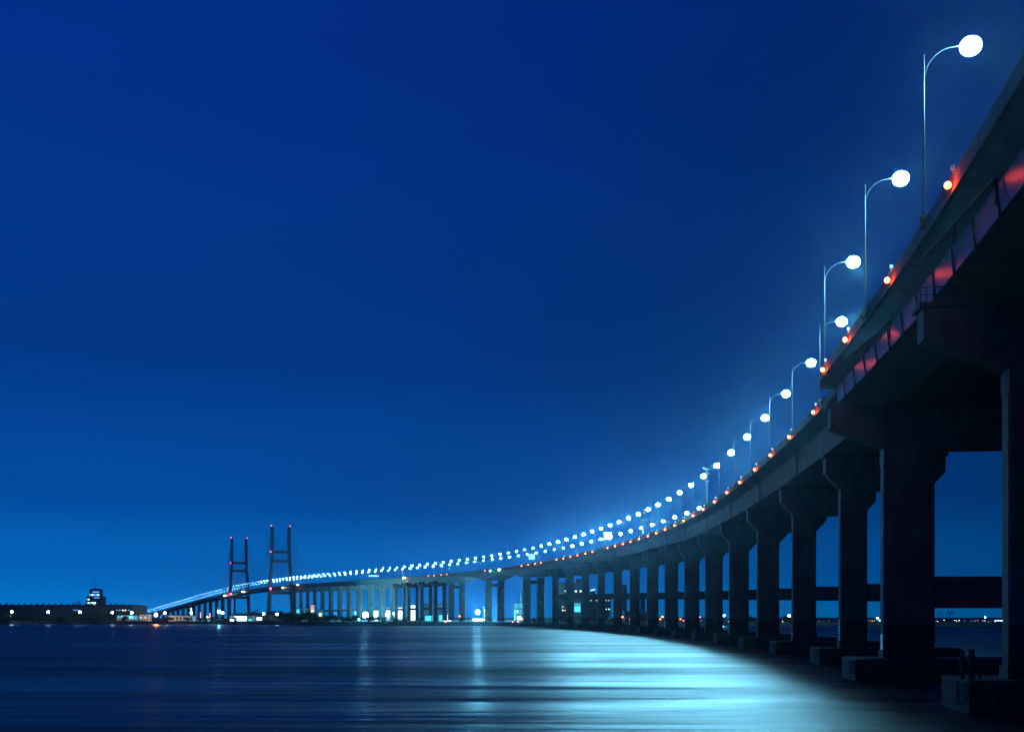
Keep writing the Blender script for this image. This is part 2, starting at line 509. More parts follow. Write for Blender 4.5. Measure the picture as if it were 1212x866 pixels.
# ------------------------------------------------------------------ piers
def local(o_root, s):
    h = heading(s)
    return -h
def pier(s, label, left=2.3, lw=3.9, gap=5.0, rw=3.9, th=1.8, tip=0.1, z0=2.4, group="portal piers of the viaduct", cap=True,
         beam=(5.0, 7.6), recess=0.0, kind='std', tip_r=None, shallow=False):
    """portal pier: local x runs across the deck, y along it, z up; origin on the water under the lamp line"""
    root = empty("bridge_pier", at(s, 0, 0), local(None, s), label, "bridge pier", group)
    ct = top(s) - depth(s) - .12
    l0, l1 = left, left + lw
    r0, r1 = l1 + gap, l1 + gap + rw
    tr = tip_r if tip_r is not None else r1 + (l0 - tip)
    inner = ct - 5.2
    y0, y1 = -th / 2, th / 2
    rings = lambda pts, a, b: [[(x, a, z) for x, z in pts], [(x, b, z) for x, z in pts]]
    if kind == 'std':
        zb, zh = ct - 2.6, ct - 5.0
        pts = [(tip, ct), (tr, ct), (tr, zb), (r1, zh), (r1, inner - 1.5), (r0, inner - 1.5), (r0, inner), (l1, inner), (l1, inner - 1.5), (l0, inner - 1.5), (l0, zh), (tip, zb)]
        if recess:
            pts = [(tip, ct), (l1 + .6, ct), (l1 + 1.0, ct - recess), (r0 - 1.0, ct - recess), (r0 - .6, ct)] + pts[1:]
        m = MB(); m.quadstrip(rings(pts, y0 - .12, y1 + .12)); m.build("cap_beam", M_PIER, root)
        ztop = inner - 1.5
        m = MB(); m.box(tip - .35, tr + .35, y0 - .4, y1 + .4, ct - .28, ct + .06)
        if not recess: m.build("bearing_shelf", M_PIER, root)
    else:
        ztop = ct
    pl = 0.0
    for a, b in ((l0, l1), (r0, r1)):
        m = MB()
        zt = ztop
        c = .18
        f = lambda x0, x1, u0, u1, z: [(x0 + c, u0, z), (x1 - c, u0, z), (x1, u0 + c, z), (x1, u1 - c, z), (x1 - c, u1, z), (x0 + c, u1, z), (x0, u1 - c, z), (x0, u0 + c, z)]
        nz = 6
        lv = [z0 + .9 + (zt - z0 - .9) * i / nz for i in range(nz + 1)]
        for q in range(nz):
            m.quadstrip([f(a, b, y0, y1, lv[q] + (.02 if q else 0)), f(a, b, y0, y1, lv[q + 1] - .02)])
            if q < nz - 1: m.quadstrip([f(a + .04, b - .04, y0 + .04, y1 - .04, lv[q + 1] - .03), f(a + .04, b - .04, y0 + .04, y1 - .04, lv[q + 1] + .03)], caps=False)
        m.build("leg", M_PIER, root)
        if cap:
            MB().box(a - .12, b + .12, y0 - .15, y1 + .15, z0, z0 + .9).build("plinth", M_PIER, root)
    if beam:
        MB().box(l1 - .02, r0 + .02, y0 + .25, y1 - .25, z0 + beam[0], z0 + beam[1]).build("cross_beam", M_PIER, root)
    if kind == 'haunch':
        MB().box(l1 - .02, r0 + .02, y0 + .3, y1 - .3, ct - 4.6, ct - 2.0).build("cross_beam", M_PIER, root)
    if cap:
        m = MB()
        m.quadstrip([[(l0 - 3.6, -4.0, -1.5), (r1 + 3.6, -4.0, -1.5), (r1 + 3.6, 4.0, -1.5), (l0 - 3.6, 4.0, -1.5)],
                     [(l0 - 3.6, -4.0, z0 - .12), (r1 + 3.6, -4.0, z0 - .12), (r1 + 3.6, 4.0, z0 - .12), (l0 - 3.6, 4.0, z0 - .12)],
                     [(l0 - 3.45, -3.85, z0), (r1 + 3.45, -3.85, z0), (r1 + 3.45, 3.85, z0), (l0 - 3.45, 3.85, z0)]])
        m.build("pile_cap", M_CAP, root)
        # pale tide marks and worn corner of the cap
        m = MB()
        for q in range(5):
            x = l0 - 3.62 + q * .0; yy = -3.6 + q * .75 + random.uniform(-.2, .2)
            m.box(l0 - 3.66, l0 - 3.6, yy, yy + random.uniform(.15, .45), .5 + random.random() * .6, z0 - .2)
        for q in range(4):
            xx = l0 - 3.3 + q * .7 + random.uniform(-.2, .2)
            m.box(xx, xx + random.uniform(.15, .4), -4.06, -4.0, .5 + random.random() * .6, z0 - .2)
        m.build("mineral_stain", M_STAIN, root)["kind"] = "stuff"
    return root, dict(ct=ct, l0=l0, l1=l1, r0=r0, r1=r1, y0=y0, y1=y1, z0=z0, inner=inner, tip=tip)

M_STAIN = plain("pale_lime_stain", (0.075, 0.074, 0.07), 0.8, 0.0, 0.5, 3.0)

def gauge(root, d, z1, x=None, r=.0):
    """white depth marks painted up the side of a leg"""
    m = MB()
    n = int((z1 - d['z0'] - 1) / .45)
    for q in range(n):
        z = d['z0'] + 1.05 + q * .45
        m.box(d['l0'] - .03, d['l0'] - .003, d['y0'] + .35, d['y1'] - .35, z, z + .28)
    m.build("depth_marks", M_WHITE, root)

number_names = {1: "nearest", 2: "second"}
# P with its number: the two wide piers under the lay-by
rt, d = pier(PIER0 - 3 * PSP, "nearest huge portal pier at right edge of the picture, blue lit side", left=.05, lw=6.2, gap=9.5, rw=5.0, tip=-6.0, tip_r=24.0, th=1.9, beam=(5.5, 9.0))
MB().tube([(d['tip'] - .2, -1.2, d['ct'] + 1.15), (d['tip'] - .2, 1.2, d['ct'] + 1.15)], .03).build("railing", M_STEEL, rt)
mr_ = MB()
for q in range(7):
    x = d['tip'] - .28 + q * .45
    mr_.tube([(x, -1.28, d['ct'] + .05), (x, -1.28, d['ct'] + 1.15)], .03, 5)
mr_.tube([(d['tip'] - .28, -1.28, d['ct'] + 1.15), (d['tip'] + 2.5, -1.28, d['ct'] + 1.15)], .035, 5)
mr_.tube([(d['tip'] - .28, -1.28, d['ct'] + .6), (d['tip'] + 2.5, -1.28, d['ct'] + .6)], .03, 5)
mr_.build("railing", M_STEEL, rt)
rt, d = pier(PIER0 - 2 * PSP, "thick portal pier marked P70 on its cap beam", left=-0.75, lw=5.5, gap=10.0, rw=5.0, tip=-6.5, tip_r=24.0, th=1.9, beam=(5.5, 9.0))
fc = bpy.data.curves.new("painted_number", 'FONT')
fc.body = "P70"; fc.size = 1.05; fc.align_x = 'CENTER'; fc.extrude = 0.004
fo = bpy.data.objects.new("painted_number", fc)
COL.objects.link(fo)
bpy.context.view_layer.update()
me = bpy.data.meshes.new_from_object(fo.evaluated_get(bpy.context.evaluated_depsgraph_get()))
bpy.data.objects.remove(fo)
me.materials.clear(); me.materials.append(M_RIB)
num = link("painted_number", me, rt)
num.rotation_euler = (math.radians(90), 0, 0)
num.location = (d['l1'] + 4.8, d['y0'] - .135, d['ct'] - 4.6)
MB().box(d['l0'] - .03, d['l0'] - .003, -.6, .6, d['z0'] + .9, d['z0'] + 2.6).build("white_mark", M_WHITE, rt)
names = ["third", "fourth", "fifth", "sixth", "seventh", "eighth", "ninth", "tenth", "eleventh", "twelfth", "thirteenth", "fourteenth", "fifteenth", "sixteenth"]
for n in range(-1, 13):
    sp_ = PIER0 + n * PSP
    if n + 1 < len(names):
        extra = {0: " with white depth marks on its left side"}.get(n + 1, " with dark tide zone at its foot")
        lb = f"{names[n+1]} portal pier counted from the right edge{extra}"
    rt, d = pier(sp_, lb, beam=(6.8 + .68 * (n + 1), 9.4 + .71 * (n + 1)))
    if n < 8:
        MB().tube([(d['l0'] + .7, d['y0'] - .22, d['inner'] - 1.5), (d['l0'] + .7, d['y0'] - .22, d['z0'] + 1.2)], .10, 6).build("drain_pipe", M_RIB, rt)
    if n == -1: gauge(rt, d, 6.6)
    if n == 0: gauge(rt, d, 4.2)
    if 3 < n < 8: MB().box(d['l0'] - .04, d['l0'] - .003, -.35, .35, d['z0'] + 1, d['z0'] + 3.2).build("white_mark", M_WHITE, rt)
for i, sp_ in enumerate(HAUNCH):
    pier(sp_, "%s pier of the arched spans, twin thick dark legs" % ["right hand", "middle", "left hand"][i], left=1.6, lw=4.6, gap=5.6, rw=4.6, th=5.0, beam=None, kind='haunch', group="piers of the arched spans", cap=(i == 0))
far_s = [888.0 + 40.6 * i for i in range(15)]
for i, sp_ in enumerate(far_s):
    pier(sp_, f"{nth(i + 1)} slim land pier counted leftwards from the arched spans", lw=3.5, gap=5.1, rw=3.5, z0=2.0, cap=False, recess=1.7, beam=(11, 13.4), group="land piers between arched spans and tower")
s_ = 80.9 * SP
for i in range(14):
    sp_ = s_ + 60 + i * 62
    pier(sp_, f"{nth(i + 1)} low pier of the descending far approach beyond the towers", lw=3.5, gap=5.1, rw=3.5, z0=2.0, cap=False, beam=None, kind='plainleg', group="piers of the far approach")

# mooring posts standing on the nearest pile cap
def world_of(s, lx, ly, z): 
    h = heading(s)
    x, y, _ = at(s, lx)
    return (x + ly * math.sin(h), y + ly * math.cos(h), z)
sq = PIER0 - 3 * PSP
for (dx, hgt, r, lb) in ((-3.6, 2.1, .16, "pale slim mooring post on the nearest pile cap"), (-2.95, 2.15, .22, "reddish thick mooring post on the nearest pile cap"), (-2.35, 1.2, .06, "short thin post beside the reddish mooring post")):
    p = world_of(sq, dx, -2.4, 2.4)
    o = empty("mooring_post", p, 0, lb, "post", "posts on the nearest pile cap")
    MB().tube([(0, 0, 0), (0, 0, hgt)], r, 10).build("post", M_TIMBER if r > .2 else M_STEEL, o)
    MB().tube([(0, 0, hgt), (0, 0, hgt + .05)], r * 1.25, 10).build("post_cap", M_DARK, o)

# ------------------------------------------------------------------ street lamps on the bridge
def make_lamp(h, reach, BULB, mat, seg=8):
    root = bpy.data.objects.new("street_lamp", None)
    root.empty_display_size = .5
    COL.objects.link(root)
    MB().tube([(0, 0, 0), (0, 0, h * .5), (0, 0, h - .5)], [.07, .055, .035], seg).build("pole", M_STEEL, root, True)
    pts = []
    for i in range(8):
        t = i / 7
        a = t * math.pi / 2
        pts.append((reach * .62 * (1 - math.cos(a)) , 0, h - 2.4 + 2.3 * math.sin(a)))
    pts.append((reach - .5, 0, h + .02))
    MB().tube(pts, .02, 6).build("arm", M_STEEL, root, True)
    MB().quadstrip([[(reach - .75, -.16, h + .0), (reach + .45, -.22, h + .02), (reach + .45, .22, h + .02), (reach - .75, .16, h)],
                    [(reach - .75, -.14, h + .12), (reach + .40, -.18, h + .17), (reach + .40, .18, h + .17), (reach - .75, .14, h + .12)]]).build("lamp_head", M_STEEL, root)
    MB().ball((reach - .1, 0, h - .12), BULB, 12, 8, .85).build("bulb", mat, root, True)
    MB().box(-.28, .28, -.25, .25, -.85, .0).build("base_box", M_CAP, root)
    return root
protos = {"n": make_lamp(12.15, 3.3, .74, G_LAMP), "f": make_lamp(10.6, 3.0, .70, G_LAMP), "m": make_lamp(10.6, 3.0, .46, G_LAMP_F), "q": make_lamp(10.6, 3.0, .36, G_LAMP_M), "d": make_lamp(10.6, 3.0, .24, G_LAMP_D, 5)}
first = dict.fromkeys(protos, True)
for side in (0, 1):
    count = 0
    k = -3 if side == 0 else -3.5
    while k < 127.5:
        count += 1
        s = k * SP
        nearly = k < -.5
        key = 'n' if nearly else 'f' if k < 24 else 'm' if k < 42 else 'q' if k < 72 else 'd'
        pr = protos[key]
        o = pr if first[key] else copy_tree(pr)
        first[key] = False
        hd = heading(s)
        if side == 0:
            o.location = at(s, E0 - lay(s) - .12, 0)
            o.rotation_euler = (0, 0, -hd)
        else:
            o.location = at(s, E1 + .12, 0)
            o.rotation_euler = (0, 0, math.pi - hd)
        o.location.z = lampz(s) - (11.75 if nearly else 10.6) - (0 if side == 0 else .37)
        if side == 0:
            vis = count
            lb = ("tallest street lamp at the top right corner" if vis == 1 else
                  f"{nth(vis)} street lamp down the near edge counted from the top right" if 1 < vis <= 45 else
                  "street lamp above the picture on the near edge of the lay-by" if vis < 1 else
                  "tiny street lamp in the far stretch of the near row towards the towers")
            tag(o, lb, "street lamp", "street lamps along the near edge of the bridge")
        else:
            vis = int(round(k - 7.5))
            lb = (f"{nth(vis)} visible street lamp of the lower far row counted from the right" if 1 <= vis <= 30 else
                  "street lamp of the far row hidden behind the deck" if vis < 1 else
                  "tiny street lamp in the distant stretch of the far edge row")
            tag(o, lb, "street lamp", "street lamps along the far edge of the bridge")
        k += 1.0

# ------------------------------------------------------------------ red marker lamps on the near fascia
def make_marker():
    root = bpy.data.objects.new("marker_lamp", None)
    COL.objects.link(root)
    MB().ball((-.42, 0, -.95), .23, 10, 7).build("bulb", G_RED, root, True)
    MB().tube([(-.05, 0, -.3), (-.30, 0, -.3), (-.38, 0, -.72)], .035, 6).build("bracket", M_DARK, root)
    m = MB(); m.box(-.22, .02, -.12, .12, .02, .30); m.tube([(-.1, 0, -.3), (-.1, 0, .05)], .03, 6)
    m.build("control_box", M_WHITE, root)
    MB().tube([(-.2, .3, -.3), (-.2, .3, .75)], .02, 5).build("rod", M_STEEL, root)
    return root
mk = make_marker()
reds = [-79.5, -59.0, -38.4, -24.2, 3.2, 24.7, 44.4, 63.4, 84, 103.6, 124.4, 144.9, 164.3, 183.9, 203.1, 224.5, 244.9, 264.8, 286.4, 307.6, 327.2, 347.9, 367.9, 409, 428.2, 450.1, 470, 490.3, 509.8, 555.1, 572, 592, 611.2, 718.8, 830.9, 848, 868.8, 885.9]
for i, s in enumerate(reds):
    o = mk if i == 0 else copy_tree(mk)
    o.location = at(s, E0 - lay(s) - .03, top(s))
    o.rotation_euler = (0, 0, -heading(s))
    tag(o, f"{nth(i + 1)} red marker lamp along the near fascia counted from the top right", "marker lamp", "red marker lamps along the deck edge")

# ------------------------------------------------------------------ things standing on the deck
def deck_point(s, o): return at(s, o, top(s))
# overhead gantry
s = 283.0
p = at(s, E0 + .2, top(s))
g = empty("sign_gantry", p, -heading(s), "steel lattice sign gantry reaching over the road from near edge", "gantry")
MB().box(-.25, .25, -.25, .25, -.5, 6.6).build("post", M_DARK, g)
m = MB()
for zz in (5.4, 6.4):
    for yy in (-.4, .4): m.tube([(0, yy, zz), (13, yy, zz)], .07, 5)
for q in range(12):
    x = q * 13 / 12
    m.tube([(x, -.4, 5.4 if q % 2 else 6.4), (x + 13 / 12, -.4, 6.4 if q % 2 else 5.4)], .05, 4)
m.build("truss", M_STEEL, g)
MB().box(.3, .55, -.3, .3, 1.0, 2.8).build("control_box", M_WHITE, g)
# three line sign
s = 383.0
g = empty("road_sign", at(s, E0 + .3, top(s)), -heading(s) , "white road sign of three stacked boards on a dark post", "road sign")
MB().box(-.12, .12, -.12, .12, -.5, 7.6).build("post", M_DARK, g)
for q in range(3):
    MB().box(.5, 3.9, -.16, -.06, 3.9 + q * 1.25, 4.9 + q * 1.25).build("sign_board", M_WHITE, g)
MB().box(.0, 3.9, -.05, .05, 3.8, 3.9).build("bracket", M_DARK, g)
# distant panel sign
s = 609.0
g = empty("road_sign", at(s, E0 + 4.0, top(s)), -heading(s), "pale square road sign standing above the arched span", "road sign")
MB().box(-.15, .15, -.15, .15, -1, 7.5).build("post", M_DARK, g)
MB().box(-.1, 4.4, -.3, -.17, 3.4, 7.2).build("sign_board", M_WHITE, g)
# message board
s = 1075.0
g = empty("message_sign", at(s, E0 + 3.0, top(s)), -heading(s) - .25, "green glowing message sign with a red lamp over the road", "message sign")
MB().box(-.2, .2, -.2, .2, -1, 5.5).build("post", M_DARK, g)
MB().box(-6, 6, -.1, .4, 2.4, 5.4).build("housing", M_DARK, g)
m = MB()
for q in range(6): m.box(-4.6 + q * 1.5, -3.5 + q * 1.5, -.18, -.1, 3.1 + (q % 2) * .3, 4.5)
m.build("green_characters", G_GREEN, g)
MB().ball((5.4, -.3, 3.7), .38, 8, 6).build("red_lamp", G_AVIA, g)
# camera masts
for (s, o_, hgt, lb) in ((149.0, 1.2, 11.6, "white camera mast among the lamps right of the gantry"), (-6.0, 9.0, 10.5, "white mast with short cross bars behind the fourth lamp")):
    g = empty("camera_mast", at(s, E0 + o_, top(s) - 1), -heading(s), lb, "mast")
    MB().tube([(0, 0, 0), (0, 0, hgt)], [.2, .12], 10).build("pole", M_STEEL, g)
    m = MB()
    for q, z in enumerate((hgt - .4, hgt - 1.6, hgt - 3.6)): m.box(-.9, .9, -.08, .08, z, z + .16)
    m.build("cross_bar", M_STEEL, g)
    MB().box(-1.1, -.7, -.3, .3, hgt - .2, hgt + .2).build("camera", M_DARK, g)
# navigation lights hung on the arched spans and beyond
def nav(s, o_, z, mat, r, lb, cat="signal lamp", grp="signal lamps on the girder side"):
    g = empty("signal_lamp", at(s, o_, z), -heading(s), lb, cat, grp)
    MB().ball((-.5, 0, 0), r, 10, 7).build("bulb", mat, g, True)
    MB().tube([(0, 0, .2), (-.5, 0, .2 + r)], .08, 6).build("bracket", M_DARK, g)
nav(676.0, E0 - .2, top(676) - 1.6, G_SHORE, .60, "dazzling white signal lamp on the arched span")
nav(702.0, E0 - .2, top(702) - 1.6, G_CYAN, .32, "green signal lamp on the arched span beside the white one")
nav(962.0, E0 - .2, top(962) - .8, G_YEL, .62, "warm white lamp on the deck edge above the land piers")
nav(1403.0, E0 - .2, top(1403) - .8, G_YEL, .7, "yellow lamp on the deck edge right of the near tower")
nav(1500.0, E0 - .2, top(1500) - 3.4, G_YEL, .6, "orange lamp under the deck beside the near tower")
nav(1815.0, E0 - .2, top(1815) - 2.6, G_YEL, .7, "white lamp under the deck between the two towers")
nav(1925.0, E0 - .2, top(1925) - 3.4, G_CYAN, .8, "green lamp under the deck right of the far tower")
nav(1935.0, E0 - 3, top(1935) - 4.4, G_AVIA, .6, "red lamp under the deck left of the far tower")
nav(1985.0, E0 - .2, top(1985) - 3.6, G_YEL, .7, "orange lamp under the deck left of the far tower")

# ------------------------------------------------------------------ cable stayed towers
def tower(s, H, label, fan_near, fan_far):
    root = empty("bridge_tower", at(s, W / 2, 0), -heading(s), label, "bridge tower", "H shaped towers of the cable stayed span")
    T = top(s)
    for sg in (-1, 1):
        xs = [(18.2, 1.5), (16.2, T - 8), (14.6, T + 20), (12.9, T + 50), (12.6, H)]
        rings = []
        for x, z in xs:
            w = 2.6 - .7 * z / H
            x *= sg
            rings.append([(x - w, -w * 1.1, z), (x + w, -w * 1.1, z), (x + w, w * 1.1, z), (x - w, w * 1.1, z)])
        MB().quadstrip(rings).build("tower_leg", M_TOWER, root)
        lt = MB().ball((sg * 14.0, -1.0, H + .7), .5, 8, 6).build("aviation_lamp", G_AVIA, root)
    for za, zb, x in ((T - 11.5, T - 6.8, 16.4), (T + 50, T + 54, 12.6), (T + 36.5, T + 40.5, 13.4)):
        MB().box(-x, x, -1.6, 1.6, za, zb).build("tower_crossbeam", M_TOWER, root)
    for z in (T + 52, T - 3):
        MB().ball((-15.6, -3.4, z), .55 if z > T else 1.0, 8, 6).build("aviation_lamp", G_AVIA, root)
    for sg in (-1, 1):
        for q in range(7):
            for dr, fan in ((-1, fan_near), (1, fan_far)):
                L = fan * (q + 1) / 7
                zt = H - 4 - (6 - q) * 4.2
                MB().tube([(sg * 12.6, 0, zt), (sg * 10.6, dr * L, top(s + dr * L))], .22, 4).build("stay_cable", M_TOWER, root)
    return root
tower(66.6 * SP, 142.0, "nearer H shaped bridge tower with red top lamps", 140, 165)
tower(80.9 * SP, 146.0, "farther H shaped bridge tower left of the nearer one", 165, 140)

# ------------------------------------------------------------------ sea and land
shore = [(-4200, 1100), (-2000, 1020), (-700, 985), (-420, 960), (-250, 950), (-200, 905), (-155, 838), (-120, 806), (-60, 800), (30, 806), (90, 815), (170, 800), (260, 770), (330, 752), (500, 745), (900, 760), (4200, 900)]
sea = MB(); sea.poly([(-4200, -600, 0), (4200, -600, 0), (4200, 1200, 0), (-4200, 1200, 0)])
tag(sea.build("sea", M_WATER), "dark calm sea with bright lamp reflections", None, None, "structure")
LANDZ = 2.4
m = MB()
nsh = len(shore)
for i in range(nsh - 1):
    (xa, ya), (xb, yb) = shore[i], shore[i + 1]
    m.poly([(xa, ya + 4, LANDZ), (xb, yb + 4, LANDZ), (xb, 4200, LANDZ), (xa, 4200, LANDZ)])
land = tag(m.build("land", M_LAND), "low dark shore", None, None, "structure")
m = MB()
fine = []
for i in range(nsh - 1):
    (xa, ya), (xb, yb) = shore[i], shore[i + 1]
    n = max(1, min(60, int(abs(xb - xa) / 8)))
    for j in range(n): fine.append((xa + (xb - xa) * j / n, ya + (yb - ya) * j / n))
fine.append(shore[-1])
rows = [[(x, y - 1 + random.uniform(-.6, .6), -1) for x, y in fine], [(x, y + 1.2 + random.uniform(-.6, .6), 1.0 + random.uniform(-.3, .3)) for x, y in fine], [(x, y + 3.4 + random.uniform(-.3, .3), 2.9 + random.uniform(-.25, .35)) for x, y in fine], [(x, y + 6, 2.38) for x, y in fine]]
m.quadstrip(rows, closed=False)
tag(m.build("seawall", M_ROCK), "dark rubble seawall along the far shore", "seawall")

def px(x, d): return (x - 606) / 1300.0 * d        # where a thing seen at column x stands, d metres away
def hz(y, d): return CAM_Z + (729 - y) / 1300.0 * d

# ------------------------------------------------------------------ the far shore
def thing(name, x, d, label, cat, group=None, z=LANDZ, rz=0.0):
    return empty(name, (px(x, d), d, z), rz, label, cat, group)

def shore_lamp(x, y, d, label, mat=None, r=.95):
    h = hz(y, d) - LANDZ
    o = thing("shore_lamp", x, d, label, "lamp", "lamps along the far shore")
    MB().tube([(0, 0, -.4), (0, 0, h - .3)], [.16, .10], 6).build("pole", M_STEEL, o)
    MB().box(-.5, .5, -.35, .25, h + r * .6, h + r * .6 + .2).build("lamp_head", M_STEEL, o)
    MB().ball((0, 0, h), r, 10, 7).build("bulb", mat or G_SHORE, o, True)
    return o
sl = [(14, 723.5, 968, "leftmost white shore lamp before the long warehouse"), (57, 724, 968, "second white shore lamp from the left before the warehouse"), (94.5, 724, 968, "shore lamp before the warehouse below the control tower"),
      (133, 724.5, 968, "shore lamp left of the blue lit low building"), (156, 724.7, 968, "shore lamp at the right end of the warehouse"), (195, 725, 968, "shore lamp just right of the orange floodlight"),
      (226.5, 725, 968, "shore lamp at the end of the long low house"), (263.5, 725, 968, "shore lamp beside the blue white floodlight"), (312, 726, 968, "shore lamp right of the small white billboard"),
      (328, 726.5, 968, "shore lamp between billboard and dark bushes")]
for x, y, d, lb in sl: shore_lamp(x, y, d, lb)
for x, y, d, lb, mt, r in [(259, 723.5, 975, "blue white floodlight with a glow left of the lit hall", G_DAZZLE, 1.1), (432.5, 727.4, 1105, "dazzling floodlight in front of the cyan lit land piers", G_DAZZLE, 2.6),
                           (184.5, 727, 972, "blazing orange floodlight on the left shore", G_ORANGE, 1.25), (565.5, 724, 1168, "big white floodlight under the left arched span", G_FLOOD, 1.9), (590.5, 724, 1164, "big white floodlight seen between the twin legs", G_FLOOD, 1.9),
                           (226, 720.5, 990, "orange light on a mast above the low house end", G_ORANGE, .35), (857, 728, 880, "white starry light between two dark piers", G_FLOOD, .42), (934, 728.2, 880, "warm white light low between two dark piers", G_YEL, .75),
                           (736.5, 729.6, 850, "orange red light between two piers", G_RED, .5), (745, 732, 850, "second orange red light between two piers", G_RED, .42), (784, 729.5, 850, "upper orange light of a pair between piers", G_RED, .55), (781.5, 732.3, 850, "lower orange light of a pair between piers", G_RED, .42),
                           (805.5, 732.2, 850, "small orange light left of a red one", G_RED, .4), (809, 734, 850, "small red light right of an orange one", G_AVIA, .4), (828.5, 730, 850, "red light beside a dark pier leg", G_AVIA, .36),
                           (1038.5, 731, 900, "blue white light between the thick piers", G_SHORE, .5), (1045.5, 731.3, 900, "red light beside the thick marked pier", G_AVIA, .5), (1166, 730, 850, "tall thin shore lamp far right", G_SHORE, .4),
                           (465, 726, 1290, "white light between lit land piers", G_SHORE, 1.5), (457.5, 727, 1290, "white lamp low behind land piers", G_SHORE, 1.5), (478.5, 714, 1290, "bluish lamp high between two land piers", G_SHORE, .55),
                           (887, 729.5, 880, "dim warm light seen between piers", G_YEL, .4)]:
    shore_lamp(x, y, d, lb, mt, r)
for i, (x, dd) in enumerate(((404, 1195), (424, 1165), (446, 1130))):  # hidden floodlights added to brighten the land piers
    o = thing("floodlight", x, dd, ["left low floodlight aimed up at the cyan lit land piers", "middle low floodlight at the foot of the cyan lit land piers", "right low floodlight at the foot of the cyan lit land piers"][i], "floodlight", "floodlights among the land piers", z=2.4)
    MB().box(-.7, .7, .5, .8, .2, 1.6).build("housing", M_DARK, o)
    MB().tube([(0, .6, -.2), (0, .6, .3)], .15, 6).build("post", M_DARK, o)
    MB().ball((0, 1.0, 1.0), .9, 10, 7).build("bulb", G_GROUND, o, True)
# red lamps on the seawall under the arched spans
for i, (x, y) in enumerate([(527.6, 735.2), (544, 728.8), (563.7, 735.8), (571.8, 735.8), (607, 736), (613, 735.9), (618, 732), (622, 736)]):
    d = 812
    o = thing("beacon", x, d, f"{nth(i+1)} small red beacon on the seawall under the arched spans from the left", "beacon", "red beacons on the seawall")
    h = hz(y, d) - LANDZ
    MB().tube([(0, 0, -.3), (0, 0, max(.2, h - .3))], .08, 6).build("pole", M_DARK, o)
    MB().ball((0, 0, h), .36, 8, 6).build("bulb", G_RED, o, True)

def building(x0, x1, ytop, d, label, wall=None, name="building", cat="building", dep=14.0, roof=None, wins=(), winmat=None, group=None, z=LANDZ, floors=None, parapet_=True):
    """block with its front towards the sea; wins = list of (x0,x1,y0,y1[,material]) seen in the picture"""
    o = thing(name, (x0 + x1) / 2, d, label, cat, group, z)
    w = (x1 - x0) / 1300.0 * d
    h = hz(ytop, d) - z
    MB().box(-w / 2, w / 2, 0, dep, -.3, h).build("wall", wall or M_WALL_D, o)
    MB().box(-w / 2 - .25, w / 2 + .25, -.25, dep + .25, h, h + .35).build("roof", roof or M_ROOF, o)
    xc = (x0 + x1) / 2
    for wn_ in wins:
        a, b, ya, yb = wn_[:4]
        mt = wn_[4] if len(wn_) > 4 else (winmat or G_WIN)
        xa, xb = (a - xc) / 1300 * d, (b - xc) / 1300 * d
        zt, zb = hz(ya, d) - z, hz(yb, d) - z
        f = MB().box(xa - .12, xb + .12, -.10, .05, zb - .12, zt + .12).build("window", M_DARK, o)  # dark surround, also set round glowing wall parts that are no windows
        MB().box(xa, xb, -.14, -.06, zb, zt).build("pane", mt, f)
    if floors:
        nf, nc = floors
        m = MB()
        for i in range(nf):
            for j in range(nc):
                xa = -w / 2 + w * (j + .25) / nc; za = h * (i + .3) / nf
                m.box(xa, xa + w / nc * .5, -.06, .02, za, za + h / nf * .45)
        m.build("window_rows", M_GLASS, o)["kind"] = "stuff"
    return o
M_GLASS = plain("dark_window_glass", (0.03, 0.04, 0.05), 0.12, 0.0, 0.1)

# long dark warehouse with roof vents
d = 1010
wh = building(-60, 157, 717.5, d, "long dark warehouse with a row of roof vents on left shore", name="warehouse", cat="warehouse", dep=40,
              wins=[(144.5, 146.3, 721, 722.5, G_WINW), (147.8, 149.4, 721, 722.5, G_WINW), (86.5, 92, 721.2, 721.9, G_WINB), (152, 153.4, 721, 722.3, G_WINB), (141, 142.3, 721, 722.3, G_WINB), (138, 139.2, 721, 722.2, G_WINB)])
w = 217 / 1300 * d; h = hz(717.5, d) - LANDZ
MB().quadstrip([[(-w/2 - .5, -.6, h + .3), (w/2 + .2, -.6, h + .3), (w/2 + .2, 40, h + .3), (-w/2 - .5, 40, h + .3)], [(-w/2 - .5, 4, h + 1.8), (w/2 - 2.5, 4, h + 1.8), (w/2 - 2.5, 36, h + 1.8), (-w/2 - .5, 36, h + 1.8)]]).build("roof_slope", M_ROOF, wh)
for i in range(28):
    x = -w/2 + 4 + i * (w - 10) / 28
    MB().box(x - .55, x + .55, 6, 8, h + 1.7, h + 3.0 + .25 * (i % 3)).build("roof_vent", M_ROOF, wh)
for i in range(20):
    x = -w/2 + 3 + i * (w - 6) / 20
    f = MB().box(x, x + 3.2, -.14, .05, 1.0, 6.4).build("bay_door", M_WALL_D, wh)
# control tower
d = 1200
ct_ = building(102.5, 119.5, 705.5, d, "control tower with blue lit top storey behind the warehouse", name="control_tower", cat="control tower", dep=15,
               wins=[(103.8, 106, 708.2, 709.8, G_WIN), (103.8, 106, 712.3, 714, G_WIN), (107.5, 113.4, 712.3, 714.2, G_WIN), (109.5, 113.2, 715, 716.2, G_WINW), (111, 118, 706.6, 707.6, G_WINB)])
cx = 111.0
def rel(x): return (x - cx) / 1300 * d
def rz_(y): return hz(y, d) - LANDZ
MB().box(rel(105.5), rel(117), 1.5, 12, rz_(705.2), rz_(698)).build("top_storey", M_WALL_D, ct_)
MB().box(rel(105), rel(117.4), 1.3, 1.45, rz_(704.6), rz_(702.6)).build("lit_band", G_WINB, ct_)
MB().box(rel(108), rel(110), 1.1, 1.28, rz_(704.6), rz_(702.8)).build("pane", G_WIN, ct_)
